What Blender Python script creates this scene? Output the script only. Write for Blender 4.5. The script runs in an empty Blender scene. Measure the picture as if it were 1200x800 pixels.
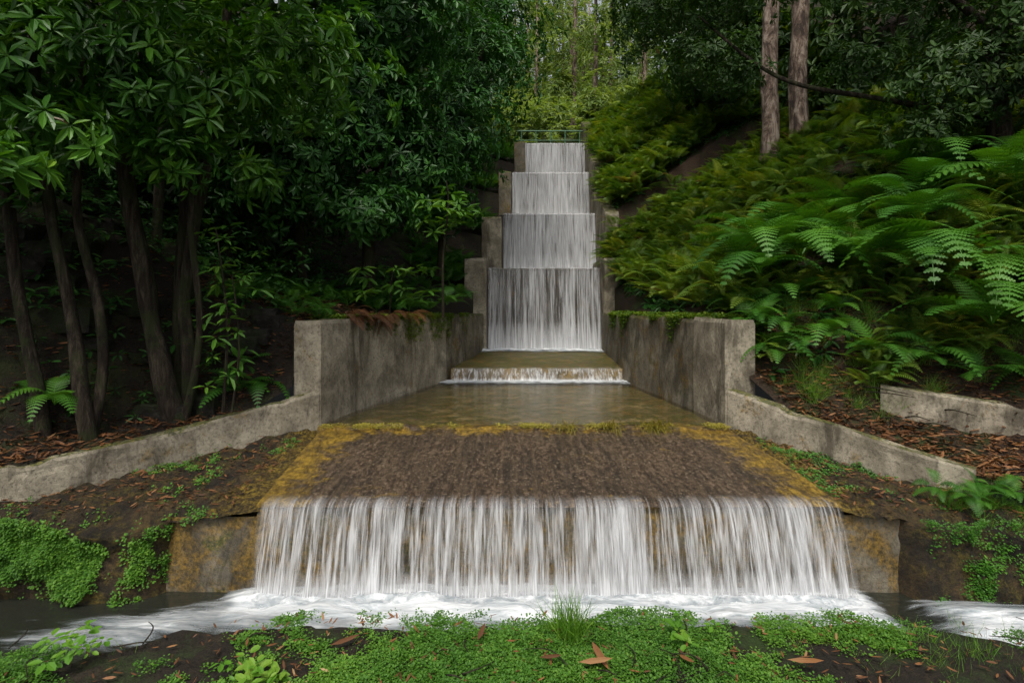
import bpy, math, random, bmesh
import numpy as np
from mathutils import Vector
rng=np.random.default_rng(7); random.seed(7)
S=bpy.context.scene
def link(o,parent=None):
    S.collection.objects.link(o)
    if parent: o.parent=parent
    return o
# ---------- noise ----------
def h2(i,j,s):
    n=np.sin(i*127.1+j*311.7+s*74.7)*43758.5453
    return n-np.floor(n)
def vn(x,y,s=0):
    x=np.asarray(x,float);y=np.asarray(y,float)
    i=np.floor(x);j=np.floor(y);fx=x-i;fy=y-j
    fx=fx*fx*(3-2*fx);fy=fy*fy*(3-2*fy)
    return (h2(i,j,s)*(1-fx)+h2(i+1,j,s)*fx)*(1-fy)+(h2(i,j+1,s)*(1-fx)+h2(i+1,j+1,s)*fx)*fy
def fbm(x,y,s=0,o=4):
    a=0;w=.5
    for k in range(o):
        a=a+w*(vn(x*2**k,y*2**k,s+k*9.1)-.5);w*=.5
    return a
def sstep(a,b,x):
    t=np.clip((np.asarray(x,float)-a)/(b-a),0,1);return t*t*(3-2*t)
# ---------- material helpers ----------
def mat(name):
    m=bpy.data.materials.new(name);m.use_nodes=True
    nt=m.node_tree;nt.nodes.clear()
    return m,nt
def ramp(nt,src,stops,interp='LINEAR'):
    r=nt.nodes.new('ShaderNodeValToRGB');r.color_ramp.interpolation=interp
    e=r.color_ramp.elements
    while len(e)<len(stops): e.new(.5)
    for el,(p,c) in zip(e,stops):
        el.position=p; el.color=(c,c,c,1) if isinstance(c,(int,float)) else (*c,1)
    nt.links.new(src,r.inputs[0]);return r.outputs[0]
def noise(nt,vec,scale,detail=5,rough=.6,dist=0):
    n=nt.nodes.new('ShaderNodeTexNoise');n.inputs['Scale'].default_value=scale
    n.inputs['Detail'].default_value=detail;n.inputs['Roughness'].default_value=rough
    n.inputs['Distortion'].default_value=dist
    if vec is not None: nt.links.new(vec,n.inputs['Vector'])
    return n.outputs['Fac']
def mapv(nt,vec,sc,loc=(0,0,0)):
    m=nt.nodes.new('ShaderNodeMapping');m.inputs['Scale'].default_value=sc;m.inputs['Location'].default_value=loc
    nt.links.new(vec,m.inputs['Vector']);return m.outputs[0]
def mixc(nt,f,a,b,bt='MIX'):
    m=nt.nodes.new('ShaderNodeMix');m.data_type='RGBA';m.blend_type=bt
    for s,v in ((0,f),(6,a),(7,b)):
        if isinstance(v,(int,float)): m.inputs[s].default_value=v
        elif isinstance(v,tuple): m.inputs[s].default_value=(*v,1)
        else: nt.links.new(v,m.inputs[s])
    return m.outputs[2]
def mth(nt,op,a,b=0.0,c=0.0,clamp=False):
    m=nt.nodes.new('ShaderNodeMath');m.operation=op;m.use_clamp=clamp
    for s,v in ((0,a),(1,b),(2,c)):
        if isinstance(v,(int,float)): m.inputs[s].default_value=v
        else: nt.links.new(v,m.inputs[s])
    return m.outputs[0]
def objco(nt): return nt.nodes.new('ShaderNodeTexCoord').outputs['Object']
def attr(nt,n):
    a=nt.nodes.new('ShaderNodeAttribute');a.attribute_name=n;return a.outputs['Fac']
def bump(nt,h,st=.5,d=.02):
    b=nt.nodes.new('ShaderNodeBump');b.inputs['Strength'].default_value=st;b.inputs['Distance'].default_value=d
    nt.links.new(h,b.inputs['Height']);return b.outputs[0]
def finish(nt,sh):
    o=nt.nodes.new('ShaderNodeOutputMaterial');nt.links.new(sh,o.inputs[0])
def princ(nt,col,rough=.8,nor=None,spec=.5):
    p=nt.nodes.new('ShaderNodeBsdfPrincipled')
    for k,v in (('Base Color',col),('Roughness',rough),('Specular IOR Level',spec)):
        if isinstance(v,(int,float)): p.inputs[k].default_value=v
        elif isinstance(v,tuple): p.inputs[k].default_value=(*v,1)
        else: nt.links.new(v,p.inputs[k])
    if nor is not None: nt.links.new(nor,p.inputs['Normal'])
    return p.outputs[0]
def leafmat(name,stops,rough=.4,trans=.3,brown=0.0,spec=.35):
    m,nt=mat(name);r=attr(nt,'rnd')
    oc=objco(nt);n=noise(nt,oc,.9,3)
    f=mth(nt,'ADD',mth(nt,'MULTIPLY',r,.6),mth(nt,'MULTIPLY',mth(nt,'SUBTRACT',n,.25),.9),clamp=True)
    c=ramp(nt,f,stops)
    if brown>0:
        c=mixc(nt,mth(nt,'GREATER_THAN',r,1-brown),c,(.16,.09,.025))
    p=princ(nt,c,rough,None,spec)
    t=nt.nodes.new('ShaderNodeBsdfTranslucent')
    c2=mixc(nt,1.0,c,(1.4,1.35,.45),'MULTIPLY');nt.links.new(c2,t.inputs[0])
    x=nt.nodes.new('ShaderNodeMixShader');x.inputs[0].default_value=trans
    nt.links.new(p,x.inputs[1]);nt.links.new(t.outputs[0],x.inputs[2]);finish(nt,x.outputs[0]);return m
M_rhodo=leafmat('glossy_leaf',[(0,(.014,.05,.007)),(.45,(.034,.115,.010)),(.75,(.09,.23,.018)),(1,(.24,.35,.03))],.38,.28,.012)
M_mid=leafmat('shrub_leaf',[(0,(.009,.038,.008)),(.5,(.023,.09,.014)),(.85,(.06,.18,.026)),(1,(.14,.27,.04))],.4,.25,.005,.3)
M_dark=leafmat('dark_leaf',[(0,(.010,.028,.004)),(.6,(.026,.07,.009)),(1,(.08,.15,.016))],.5,.25,.01,.3)
M_far=leafmat('far_leaf_haze',[(0,(.08,.14,.035)),(.5,(.16,.24,.06)),(1,(.30,.37,.13))],.6,.45)  # distance haze is painted in as paler leaf greens
M_fern=leafmat('fern_leaf',[(0,(.012,.05,.005)),(.4,(.034,.125,.010)),(.8,(.08,.22,.018)),(1,(.18,.33,.035))],.5,.3,.01)
M_fernb=leafmat('slope_fern_leaf',[(0,(.014,.045,.005)),(.35,(.046,.115,.009)),(.7,(.14,.22,.014)),(1,(.36,.31,.03))],.55,.32,.06)
M_moss=leafmat('moss_leaf',[(0,(.02,.07,.006)),(.5,(.055,.16,.012)),(1,(.16,.31,.03))],.6,.3)
M_mossy=leafmat('yellow_moss',[(0,(.10,.09,.01)),(.5,(.22,.19,.02)),(1,(.36,.30,.05))],.6,.3)
M_dry=leafmat('dry_leaf',[(0,(.04,.02,.010)),(.5,(.12,.05,.02)),(.8,(.23,.10,.035)),(1,(.38,.25,.13))],.6,.15)
M_grass=leafmat('grass_blade',[(0,(.04,.13,.01)),(.5,(.10,.25,.02)),(1,(.26,.40,.05))],.5,.4)

def concrete(name,dark=1.0,wet=0.0,ochre=0.0,moss=.5,base=((.15,.13,.095),(.27,.235,.175),(.42,.375,.285)),stk=.75):
    m,nt=mat(name);oc=objco(nt)
    n1=noise(nt,oc,2.2,9,.7,.4);n2=noise(nt,oc,30,6,.75)
    st=noise(nt,mapv(nt,oc,(2.0,2.0,.7)),1,9,.74,.7)
    st2=noise(nt,mapv(nt,oc,(9,9,.7),(3,1,2)),1,6,.7,.4)
    c=ramp(nt,n1,[(.36,tuple(v*dark for v in base[0])),(.5,tuple(v*dark for v in base[1])),(.64,tuple(v*dark for v in base[2]))])
    c=mixc(nt,ramp(nt,st,[(.48,0.0),(.6,stk)]),c,tuple(v*dark for v in (.045,.037,.024)))
    c=mixc(nt,ramp(nt,st2,[(.6,0.0),(.72,.35)]),c,tuple(v*dark for v in (.48,.44,.35)))
    c=mixc(nt,ramp(nt,n2,[(.36,.6),(.5,0.0)]),c,(.04,.034,.024))
    if ochre>0:
        n4=noise(nt,oc,2.6,9,.78,.5);c=mixc(nt,ramp(nt,n4,[(.62-ochre*.25,0.0),(.72-ochre*.2,.85)]),c,ramp(nt,n2,[(.4,(.05,.035,.01)),(.6,(.24,.14,.022))]))
    g=nt.nodes.new('ShaderNodeNewGeometry');sp=nt.nodes.new('ShaderNodeSeparateXYZ');nt.links.new(g.outputs['True Normal'],sp.inputs[0])
    n3=noise(nt,oc,4.5,9,.78)
    up=mth(nt,'MULTIPLY_ADD',sp.outputs[2],.28,n3)
    c=mixc(nt,ramp(nt,up,[(.76-moss*.25,0.0),(.86-moss*.2,.9)]),c,ramp(nt,n2,[(.38,(.015,.02,.005)),(.52,(.05,.06,.010)),(.64,(.17,.13,.02))]))
    b=bump(nt,mth(nt,'ADD',mth(nt,'MULTIPLY',n2,.5),mth(nt,'ADD',mth(nt,'MULTIPLY',n1,.8),mth(nt,'MULTIPLY',noise(nt,oc,110,3),.4))),.6,.02)
    finish(nt,princ(nt,c,.88-.5*wet,b,.3));return m
M_conc=concrete('weathered_concrete',1.0,0,.18,.45)
M_concd=concrete('stained_concrete',.6,.2,.42,.95)
M_face=concrete('wet_stained_concrete',.5,.6,.75,.8)
M_casc=concrete('wet_spillway',.42,.6,.25,.1,((.05,.04,.03),(.09,.07,.05),(.14,.11,.08)))

m,nt=mat('wet_apron');oc=objco(nt)
fine=noise(nt,mapv(nt,oc,(26,13,20)),1,7,.82);mid=noise(nt,mapv(nt,oc,(4.5,1.0,1)),1,8,.78,.6);br=noise(nt,oc,2.8,9,.8,.9);sp_=noise(nt,oc,34,3,.6)
streak=noise(nt,mapv(nt,oc,(20,1.0,1)),1,5,.72,.3)
c=ramp(nt,fine,[(.38,(.012,.008,.005)),(.5,(.065,.04,.023)),(.61,(.2,.14,.09))])
c=mixc(nt,ramp(nt,mid,[(.40,0.0),(.60,.75)]),c,(.02,.014,.009))
c=mixc(nt,ramp(nt,streak,[(.48,0.0),(.66,.45)]),c,(.15,.105,.065))
c=mixc(nt,ramp(nt,sp_,[(.60,0.0),(.66,.75)]),c,(.27,.21,.14))
e=mth(nt,'ADD',attr(nt,'edge'),mth(nt,'MULTIPLY',mth(nt,'SUBTRACT',br,.5),3.6))
oc_col=ramp(nt,mth(nt,'ADD',mth(nt,'MULTIPLY',fine,.6),mth(nt,'MULTIPLY',br,.4)),[(.41,(.025,.016,.005)),(.49,(.15,.09,.010)),(.58,(.40,.25,.025))])
c=mixc(nt,ramp(nt,e,[(.35,0.0),(.8,.92)]),c,oc_col)
b=bump(nt,mth(nt,'ADD',mth(nt,'ADD',fine,mth(nt,'MULTIPLY',streak,.5)),mth(nt,'MULTIPLY',mid,.6)),1.0,.03)
finish(nt,princ(nt,c,.42,b,.45));M_apron=m
def soilmat(name,a,bc,c3,litter=.5,green=(.04,.06,.012)):
    m,nt=mat(name);oc=objco(nt);n1=noise(nt,oc,3,8,.7);n2=noise(nt,oc,35,5,.7);n3=noise(nt,oc,1.4,8,.7)
    c=ramp(nt,n1,[(.3,a),(.55,bc),(.75,c3)])
    c=mixc(nt,ramp(nt,n2,[(.4,.8),(.62,0.0)]),c,(.012,.009,.006))
    c=mixc(nt,ramp(nt,n3,[(.5,0.0),(.62,litter)]),c,green)
    finish(nt,princ(nt,c,.9,bump(nt,mth(nt,'ADD',n2,n1),.9,.05),.3));return m
M_soil=soilmat('forest_soil',(.009,.007,.005),(.022,.015,.009),(.05,.03,.016))
M_litter=soilmat('litter_soil',(.02,.013,.007),(.05,.028,.014),(.09,.05,.025),.75,(.025,.05,.008))
M_bank=soilmat('bank_soil',(.012,.010,.007),(.03,.022,.014),(.06,.045,.026),.7,(.03,.06,.01))
M_hill=soilmat('hill_soil',(.03,.04,.015),(.06,.08,.02),(.10,.11,.035),.5,(.07,.11,.02))
m,nt=mat('bark_dark');oc=objco(nt);n1=noise(nt,mapv(nt,oc,(14,14,2.5)),1,8,.78,.5);n2=noise(nt,oc,4,8,.75)
c=ramp(nt,n1,[(.38,(.008,.006,.004)),(.5,(.03,.021,.014)),(.64,(.10,.08,.055))])
c=mixc(nt,ramp(nt,n2,[(.48,0.0),(.57,.7)]),c,(.03,.042,.012))
finish(nt,princ(nt,c,.9,bump(nt,n1,1.0,.06),.25));M_bark=m
m,nt=mat('bark_pale');oc=objco(nt);n1=noise(nt,mapv(nt,oc,(6,6,2.2)),1,8,.78,.6)
c=ramp(nt,n1,[(.42,(.04,.026,.018)),(.5,(.16,.105,.075)),(.6,(.42,.34,.27))]);finish(nt,princ(nt,c,.85,bump(nt,n1,1,.08)));M_barkp=m
m,nt=mat('mossy_rock');oc=objco(nt);n1=noise(nt,oc,7,8,.75);n2=noise(nt,oc,3,7,.7)
c=ramp(nt,n1,[(.35,(.006,.005,.004)),(.55,(.025,.022,.018)),(.75,(.08,.07,.055))]);c=mixc(nt,ramp(nt,n2,[(.45,0.0),(.55,.8)]),c,(.02,.03,.008))
finish(nt,princ(nt,c,.9,bump(nt,n1,1,.08),.2));M_rock=m
m,nt=mat('rail_paint');n1=noise(nt,objco(nt),20,5);finish(nt,princ(nt,ramp(nt,n1,[(.3,(.04,.11,.06)),(.7,(.08,.2,.11))]),.5));M_rail=m

WH=(.84,.85,.87)
def fallmat(name,freq,lo,hi,seed,toplo=.35,amax=.95,wh=WH):
    m,nt=mat(name);uv=nt.nodes.new('ShaderNodeUVMap');uv.uv_map='UVMap'
    sp=nt.nodes.new('ShaderNodeSeparateXYZ');nt.links.new(uv.outputs[0],sp.inputs[0])
    a=noise(nt,mapv(nt,uv.outputs[0],(freq,.9,1),(seed,seed,0)),1,3,.65,.15)
    b=noise(nt,mapv(nt,uv.outputs[0],(freq*.16,.25,1),(seed*3,0,0)),1,3,.5)
    d=noise(nt,mapv(nt,uv.outputs[0],(freq*3.2,2.0,1),(seed*2,0,0)),1,2,.6)
    f=mth(nt,'ADD',mth(nt,'ADD',mth(nt,'MULTIPLY',a,.6),mth(nt,'MULTIPLY',b,.45)),mth(nt,'MULTIPLY',mth(nt,'SUBTRACT',d,.5),.4))
    al=ramp(nt,f,[(lo,0.0),(hi,amax)])
    top=ramp(nt,sp.outputs[1],[(0,toplo*.6),(.06,toplo),(.3,.95),(1,1.0)])
    bot=ramp(nt,sp.outputs[1],[(.65,0.0),(1,.6)])
    al=mth(nt,'ADD',mth(nt,'MULTIPLY',al,top),bot,clamp=True)
    al=mth(nt,'MULTIPLY',al,attr(nt,'fade'))
    col=mixc(nt,ramp(nt,d,[(.35,0.0),(.65,1.0)]),tuple(v*.65 for v in wh),wh)
    p=princ(nt,col,.5,None,.3)
    t=nt.nodes.new('ShaderNodeBsdfTranslucent');nt.links.new(col,t.inputs[0])
    w=nt.nodes.new('ShaderNodeMixShader');w.inputs[0].default_value=.35;nt.links.new(p,w.inputs[1]);nt.links.new(t.outputs[0],w.inputs[2])
    tr=nt.nodes.new('ShaderNodeBsdfTransparent');x=nt.nodes.new('ShaderNodeMixShader')
    nt.links.new(al,x.inputs[0]);nt.links.new(tr.outputs[0],x.inputs[1]);nt.links.new(w.outputs[0],x.inputs[2]);finish(nt,x.outputs[0]);return m
def foammat(name,scale=(3,5,5),lo=.2,hi=.95,str_=1.1):
    m,nt=mat(name);oc=objco(nt);n1=noise(nt,mapv(nt,oc,scale),1,6,.65,.6);n2=noise(nt,mapv(nt,oc,tuple(v*2.2 for v in scale),(5,3,1)),1,6,.7,.8)
    f=mth(nt,'ADD',attr(nt,'fade'),mth(nt,'MULTIPLY',mth(nt,'SUBTRACT',n1,.5),str_*1.6))
    al=ramp(nt,f,[(lo,0.0),((lo+hi)/2,.5),(hi,1.0)],'EASE')
    col=mixc(nt,ramp(nt,mth(nt,'ADD',mth(nt,'MULTIPLY',n2,.8),mth(nt,'MULTIPLY',f,.18)),[(.44,0.0),(.66,1.0)]),(.36,.41,.44),(.82,.84,.86))
    p=princ(nt,col,.6,bump(nt,n2,.6,.06),.3);t=nt.nodes.new('ShaderNodeBsdfTranslucent');nt.links.new(col,t.inputs[0])
    w=nt.nodes.new('ShaderNodeMixShader');w.inputs[0].default_value=.15;nt.links.new(p,w.inputs[1]);nt.links.new(t.outputs[0],w.inputs[2])
    tr=nt.nodes.new('ShaderNodeBsdfTransparent');x=nt.nodes.new('ShaderNodeMixShader')
    nt.links.new(al,x.inputs[0]);nt.links.new(tr.outputs[0],x.inputs[1]);nt.links.new(w.outputs[0],x.inputs[2]);finish(nt,x.outputs[0]);return m
M_foam=foammat('foam')
def watermat(name,tint,bsc,bst,rough=.04,op=.0,deep=(.02,.02,.015),fk=1.4):
    m,nt=mat(name);oc=objco(nt)
    n1=noise(nt,mapv(nt,oc,bsc),1,4,.6,.4)
    bn=bump(nt,n1,bst,.02)
    g=nt.nodes.new('ShaderNodeBsdfGlossy');g.inputs['Roughness'].default_value=rough;g.inputs[0].default_value=(.95,.95,.95,1);nt.links.new(bn,g.inputs['Normal'])
    tr=nt.nodes.new('ShaderNodeBsdfTransparent');tr.inputs[0].default_value=(*tint,1)
    df=nt.nodes.new('ShaderNodeBsdfDiffuse');df.inputs[0].default_value=(*deep,1)
    y=nt.nodes.new('ShaderNodeMixShader');y.inputs[0].default_value=op;nt.links.new(tr.outputs[0],y.inputs[1]);nt.links.new(df.outputs[0],y.inputs[2])
    fr=nt.nodes.new('ShaderNodeFresnel');fr.inputs[0].default_value=1.34;nt.links.new(bn,fr.inputs['Normal'])
    x=nt.nodes.new('ShaderNodeMixShader');nt.links.new(mth(nt,'MULTIPLY',fr.outputs[0],fk,clamp=True),x.inputs[0]);nt.links.new(y.outputs[0],x.inputs[1]);nt.links.new(g.outputs[0],x.inputs[2]);finish(nt,x.outputs[0]);return m
M_pool=watermat('pool_water',(.95,.92,.82),(5,12,1),.8,.14,0,(0,0,0),.95)
M_stream=watermat('stream_water',(.5,.5,.42),(3,7,1),.6,.12,.6,(.03,.033,.025))

# ---------- mesh helpers ----------
def mesh(name,V,F,mats,smooth=True,parent=None,attrs=None,uv=None):
    me=bpy.data.meshes.new(name);V=np.asarray(V,np.float32)
    if isinstance(F,np.ndarray) and F.ndim==2:
        k=F.shape[1];me.vertices.add(len(V));me.vertices.foreach_set('co',V.ravel())
        me.loops.add(F.size);me.loops.foreach_set('vertex_index',F.astype(np.int32).ravel())
        me.polygons.add(len(F));me.polygons.foreach_set('loop_start',(np.arange(len(F))*k).astype(np.int32))
        me.update(calc_edges=True)
    else: me.from_pydata([tuple(v) for v in V.tolist()],[],[tuple(f) for f in F])
    me.polygons.foreach_set('use_smooth',np.full(len(me.polygons),bool(smooth)))
    for mm in (mats if isinstance(mats,list) else [mats]): me.materials.append(mm)
    if attrs:
        for n,a in attrs.items():
            at=me.attributes.new(n,'FLOAT','POINT');at.data.foreach_set('value',np.asarray(a,np.float32).ravel())
    if uv is not None:
        ul=me.uv_layers.new(name='UVMap');li=np.zeros(len(me.loops),np.int32);me.loops.foreach_get('vertex_index',li)
        ul.data.foreach_set('uv',np.asarray(uv,np.float32)[li].ravel())
    o=bpy.data.objects.new(name,me);return link(o,parent)
def gridF(nr,nc):
    i=np.arange(nr-1)[:,None]*nc+np.arange(nc-1)[None,:];i=i.ravel()
    return np.stack([i,i+1,i+nc+1,i+nc],1)
def grid(name,X,Y,Z,mt,parent=None,attrs=None,uv=None,smooth=True):
    nr,nc=X.shape
    return mesh(name,np.stack([X.ravel(),Y.ravel(),Z.ravel()],1),gridF(nr,nc),mt,smooth,parent,attrs,uv)
def tube_arr(path,rad,k=9,seed=0,wob=1.2):
    path=np.array(path,float)
    n=len(path);t=np.linspace(0,n-1,(n-1)*8+1)
    def cr(a):
        out=[]
        for u in t:
            i=min(int(u),n-2);f=u-i;p0=a[max(i-1,0)];p1=a[i];p2=a[i+1];p3=a[min(i+2,n-1)]
            out.append(.5*((2*p1)+(-p0+p2)*f+(2*p0-5*p1+4*p2-p3)*f*f+(-p0+3*p1-3*p2+p3)*f**3))
        return np.array(out)
    P=cr(path);R=np.interp(t,np.arange(n),rad)
    P=P+(np.stack([vn(t*1.7,t*0+seed,1),vn(t*1.7,t*0+seed,2),t*0+.5],1)-.5)*R[:,None]*wob
    T=np.gradient(P,axis=0);T/=np.linalg.norm(T,axis=1)[:,None]
    a=np.cross(T,np.array([.31,.9,.1]));a/=np.linalg.norm(a,axis=1)[:,None];b=np.cross(T,a)
    an=np.linspace(0,2*np.pi,k,endpoint=False)
    V=[]
    for i in range(len(P)):
        rr=R[i]*(1+.3*(vn(an*1.2+seed,np.full(k,i*.35),seed)-.5))
        V.append(P[i]+rr[:,None]*(np.cos(an)[:,None]*a[i]+np.sin(an)[:,None]*b[i]))
    V=np.concatenate(V);F=[]
    for i in range(len(P)-1):
        for j in range(k): F.append((i*k+j,i*k+(j+1)%k,(i+1)*k+(j+1)%k,(i+1)*k+j))
    return V,np.array(F)
def tubes(name,lst,mt,parent=None,wob=1.2):
    Vs=[];Fs=[];o=0
    for s,(p,r) in enumerate(lst):
        V,F=tube_arr(p,r,9,s*3.3,wob);Vs.append(V);Fs.append(F+o);o+=len(V)
    return mesh(name,np.concatenate(Vs),np.concatenate(Fs),mt,True,parent)
def nrm(a): return a/np.maximum(np.linalg.norm(a,axis=-1,keepdims=True),1e-6)
def scatter(tV,tF,T,D,U,Sx,rnd):
    D=nrm(D);Yv=nrm(np.cross(U,D));Z=np.cross(D,Yv)
    Sx=np.asarray(Sx,float)
    if Sx.ndim==1: Sx=np.stack([Sx]*3,1)
    L=tV[None,:,:]*Sx[:,None,:]
    V=T[:,None,:]+L[:,:,0:1]*D[:,None,:]+L[:,:,1:2]*Yv[:,None,:]+L[:,:,2:3]*Z[:,None,:]
    n=len(tV);F=(tF[None]+(np.arange(len(T))*n)[:,None,None]).reshape(-1,tF.shape[1])
    return V.reshape(-1,3),F,np.repeat(rnd,n)
class Acc:
    def __init__(s): s.V=[];s.F=[];s.R=[];s.o=0
    def add(s,V,F,R): s.V.append(V);s.F.append(F+s.o);s.R.append(R);s.o+=len(V)
    def build(s,name,mt,parent=None,smooth=False):
        return mesh(name,np.concatenate(s.V),np.concatenate(s.F),mt,smooth,parent,{'rnd':np.concatenate(s.R)})
def leafT(w=.26,fold=.06,droop=.12):
    V=np.array([[0,0,0],[.35,w/2,fold],[.75,w*.42,fold*.6-droop*.5],[1,0,-droop],[.75,-w*.42,fold*.6-droop*.5],[.35,-w/2,fold]])
    return V,np.array([[0,3,2,1],[0,5,4,3]])
def rosettes(acc,C,A,k,L,tmpl,el=(-.25,.55),grav=.2,base=None):
    n=len(C);A=nrm(A);ref=np.where(np.abs(A[:,2:3])<.9,[[0,0,1.]],[[1.,0,0]]);B=nrm(np.cross(A,ref));Cc=np.cross(A,B)
    off=rng.random(n)*6.28;cr=rng.random(n);ls=rng.uniform(.7,1.25,n)
    for i in range(k):
        th=off+i*2.4+rng.normal(0,.3,n);e=rng.uniform(el[0],el[1],n)
        Dv=np.cos(e)[:,None]*(np.cos(th)[:,None]*B+np.sin(th)[:,None]*Cc)+np.sin(e)[:,None]*A
        Dv[:,2]-=grav*rng.random(n)
        U=A*.8+np.array([0,0,.6])+rng.normal(0,.2,(n,3))
        s=L*ls*rng.uniform(.65,1.2,n)
        acc.add(*scatter(tmpl[0],tmpl[1],C+Dv*.015,Dv,U,s,np.clip(cr*.6+rng.random(n)*.4,0,1)))
def lobe(c,r,n,shell=.55):
    d=nrm(rng.normal(size=(n,3)));q=rng.uniform(shell,1,n)**.7
    q=q*(1+.8*(vn(d[:,0]*3+c[0],d[:,1]*3+d[:,2]*4+c[2],3)-.5))
    P=np.array(c)+d*np.array(r)*q[:,None]
    A=nrm(d*np.array([1,1,1.])+np.array([0,-.1,.45]));return P,A

# ================= TERRAIN =================
LY=[4.45,4.8,5.2,5.7,6.2,6.5,6.9,8.5,10.4,12.8,14.6,14.7,17.4,17.5,20.6,20.7,23,27]
LX=[-4.95,-4.4,-4.0,-3.52,-2.9,-2.52,-2.45,-2.05,-1.4,-.85,-.8,-.55,-.5,-.25,-.2,.2,.3,.4]
LZ=[.80,.83,.9,.95,1.1,1.35,2.05,2.1,2.15,2.6,3.25,4.0,4.65,5.7,6.5,7.4,8.3,9.6]
RY=[4.45,5.0,5.3,5.6,6.0,6.5,7,8.5,10.4,12.8,14.6,14.7,17.4,17.5,20.6,20.7,23,27]
RX=[4.4,4.0,3.75,3.48,3.03,2.72,2.7,2.5,2.3,2.3,2.3,2.5,2.55,2.78,2.8,3.1,3.2,3.4]
RZ=[.70,.76,.82,.92,1.05,1.45,2.0,2.12,2.2,2.7,3.4,4.6,5.6,6.3,7.8,8,9.2,10.5]
def zl(x,y):
    bx=np.interp(y,LY,LX);bz=np.interp(y,LY,LZ);s=np.maximum(bx-x,0)
    near=1-sstep(6.2,7.5,y)
    f1=.08*s+1.05*sstep(.8,2.0,s)+.4*np.maximum(s-2,0);f2=.22*s+.4*np.maximum(s-1.5,0)
    return bz+near*f1+(1-near)*f2+.25*fbm(x*1.3,y*1.3,1)*np.minimum(s*2,1)+.1*fbm(x*6,y*6,2)*np.minimum(s*3,1)
def zr(x,y):
    bx=np.interp(y,RY,RX);bz=np.interp(y,RY,RZ);s=np.maximum(x-bx,0)
    near=1-sstep(6.,7.5,y);far=sstep(8,11,y)
    f1=.14*s+.15*np.maximum(s-1.0,0);f2=.34*s+.1*np.maximum(s-2,0);f3=.68*s
    wy=np.interp(x,[3.95,4.5,4.95,6.5],[6.1,5.75,5.55,5.3]);infr=1-sstep(-.02,.12,y-wy)
    f1=f1*(1-.9*infr*(x>3.7))
    f=near*f1+(1-near)*((1-far)*f2+far*f3)
    return bz+f+.25*fbm(x*1.3,y*1.3,4)*np.minimum(s*2,1)*(1-.7*infr)+.1*fbm(x*6,y*6,5)*np.minimum(s*3,1)
ss=np.concatenate([np.linspace(0,5,80),np.linspace(5.2,45,50)]);yy=np.concatenate([np.linspace(4.5,13,150),np.linspace(13.2,27,70)])
Yg,Sg=np.meshgrid(yy,ss,indexing='ij')
def skirted(X,Y,Z):
    X=np.vstack([X[:1],X]);Y=np.vstack([Y[:1]-.02,Y]);Z=np.vstack([Z[:1]*0-.4,Z])
    return np.hstack([X[:,:1],X]),np.hstack([Y[:,:1],Y]),np.hstack([Z[:,:1]-1.3*(Y[:,:1]>6.6),Z])
ter=bpy.data.objects.new('terrain',None);link(ter)
X=np.interp(Yg,LY,LX)-Sg;X,Y2,Z=skirted(X,Yg,zl(X,Yg))
grid('bank_ground',X[:,::-1],Y2[:,::-1],Z[:,::-1],M_soil,ter)
X=np.interp(Yg,RY,RX)+Sg;X,Y2,Z=skirted(X,Yg,zr(X,Yg))
grid('slope_ground',X,Y2,Z,M_litter,ter)
xs=np.linspace(-70,70,80);ys=np.linspace(24.5,110,60);Xh,Yh=np.meshgrid(xs,ys)
def zh(x,y): return 9.0+.42*(y-24.5)+.012*np.abs(x-2)**1.6+2.5*fbm(x*.12,y*.12,8)*np.clip((y-24.5)/10,0,1)
grid('hill_ground',Xh,Yh,zh(Xh,Yh),M_hill,ter)
g=np.linspace(-400,400,21);Gx,Gy=np.meshgrid(g,g);grid('ground',Gx,Gy,Gx*0-.9,M_soil)
ex=[-14,-6,-5,-3,-2.4,-2.0,-1.1,.55,2.2,2.7,3.3,6,14];ey=[2.6,2.9,3.05,3.2,3.4,3.56,3.66,3.72,3.66,3.57,3.36,3.0,2.6]
xs=np.concatenate([np.linspace(-14,-4.2,20),np.linspace(-4.1,4.1,240),np.linspace(4.2,14,20)])
edge=np.interp(xs,ex,ey)+.10*fbm(xs*3,xs*0+2,3)*2
prof=[(-.05,-.5),(-.02,-.1),(.0,.08),(.04,.18),(.10,.25)]+[(d,.28) for d in np.linspace(.16,2.4,80)]+[(d,.28) for d in (3,5,9,20,60)]
X=np.array([xs for p in prof]);Y=np.array([edge-p[0] for p in prof])
def zf(x,y): return .10*fbm(x*1.5,y*1.5,6)+.07*fbm(x*7,y*7,7)
Z=np.array([np.full(len(xs),p[1]) for p in prof])+zf(X,Y)*np.array([min(max(p[0]*8,0),1) for p in prof])[:,None]
grid('front_bank',X[:,::-1],Y[:,::-1],Z[:,::-1],M_bank,ter)
def frontz(x,y): return .28+zf(x,y)

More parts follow.
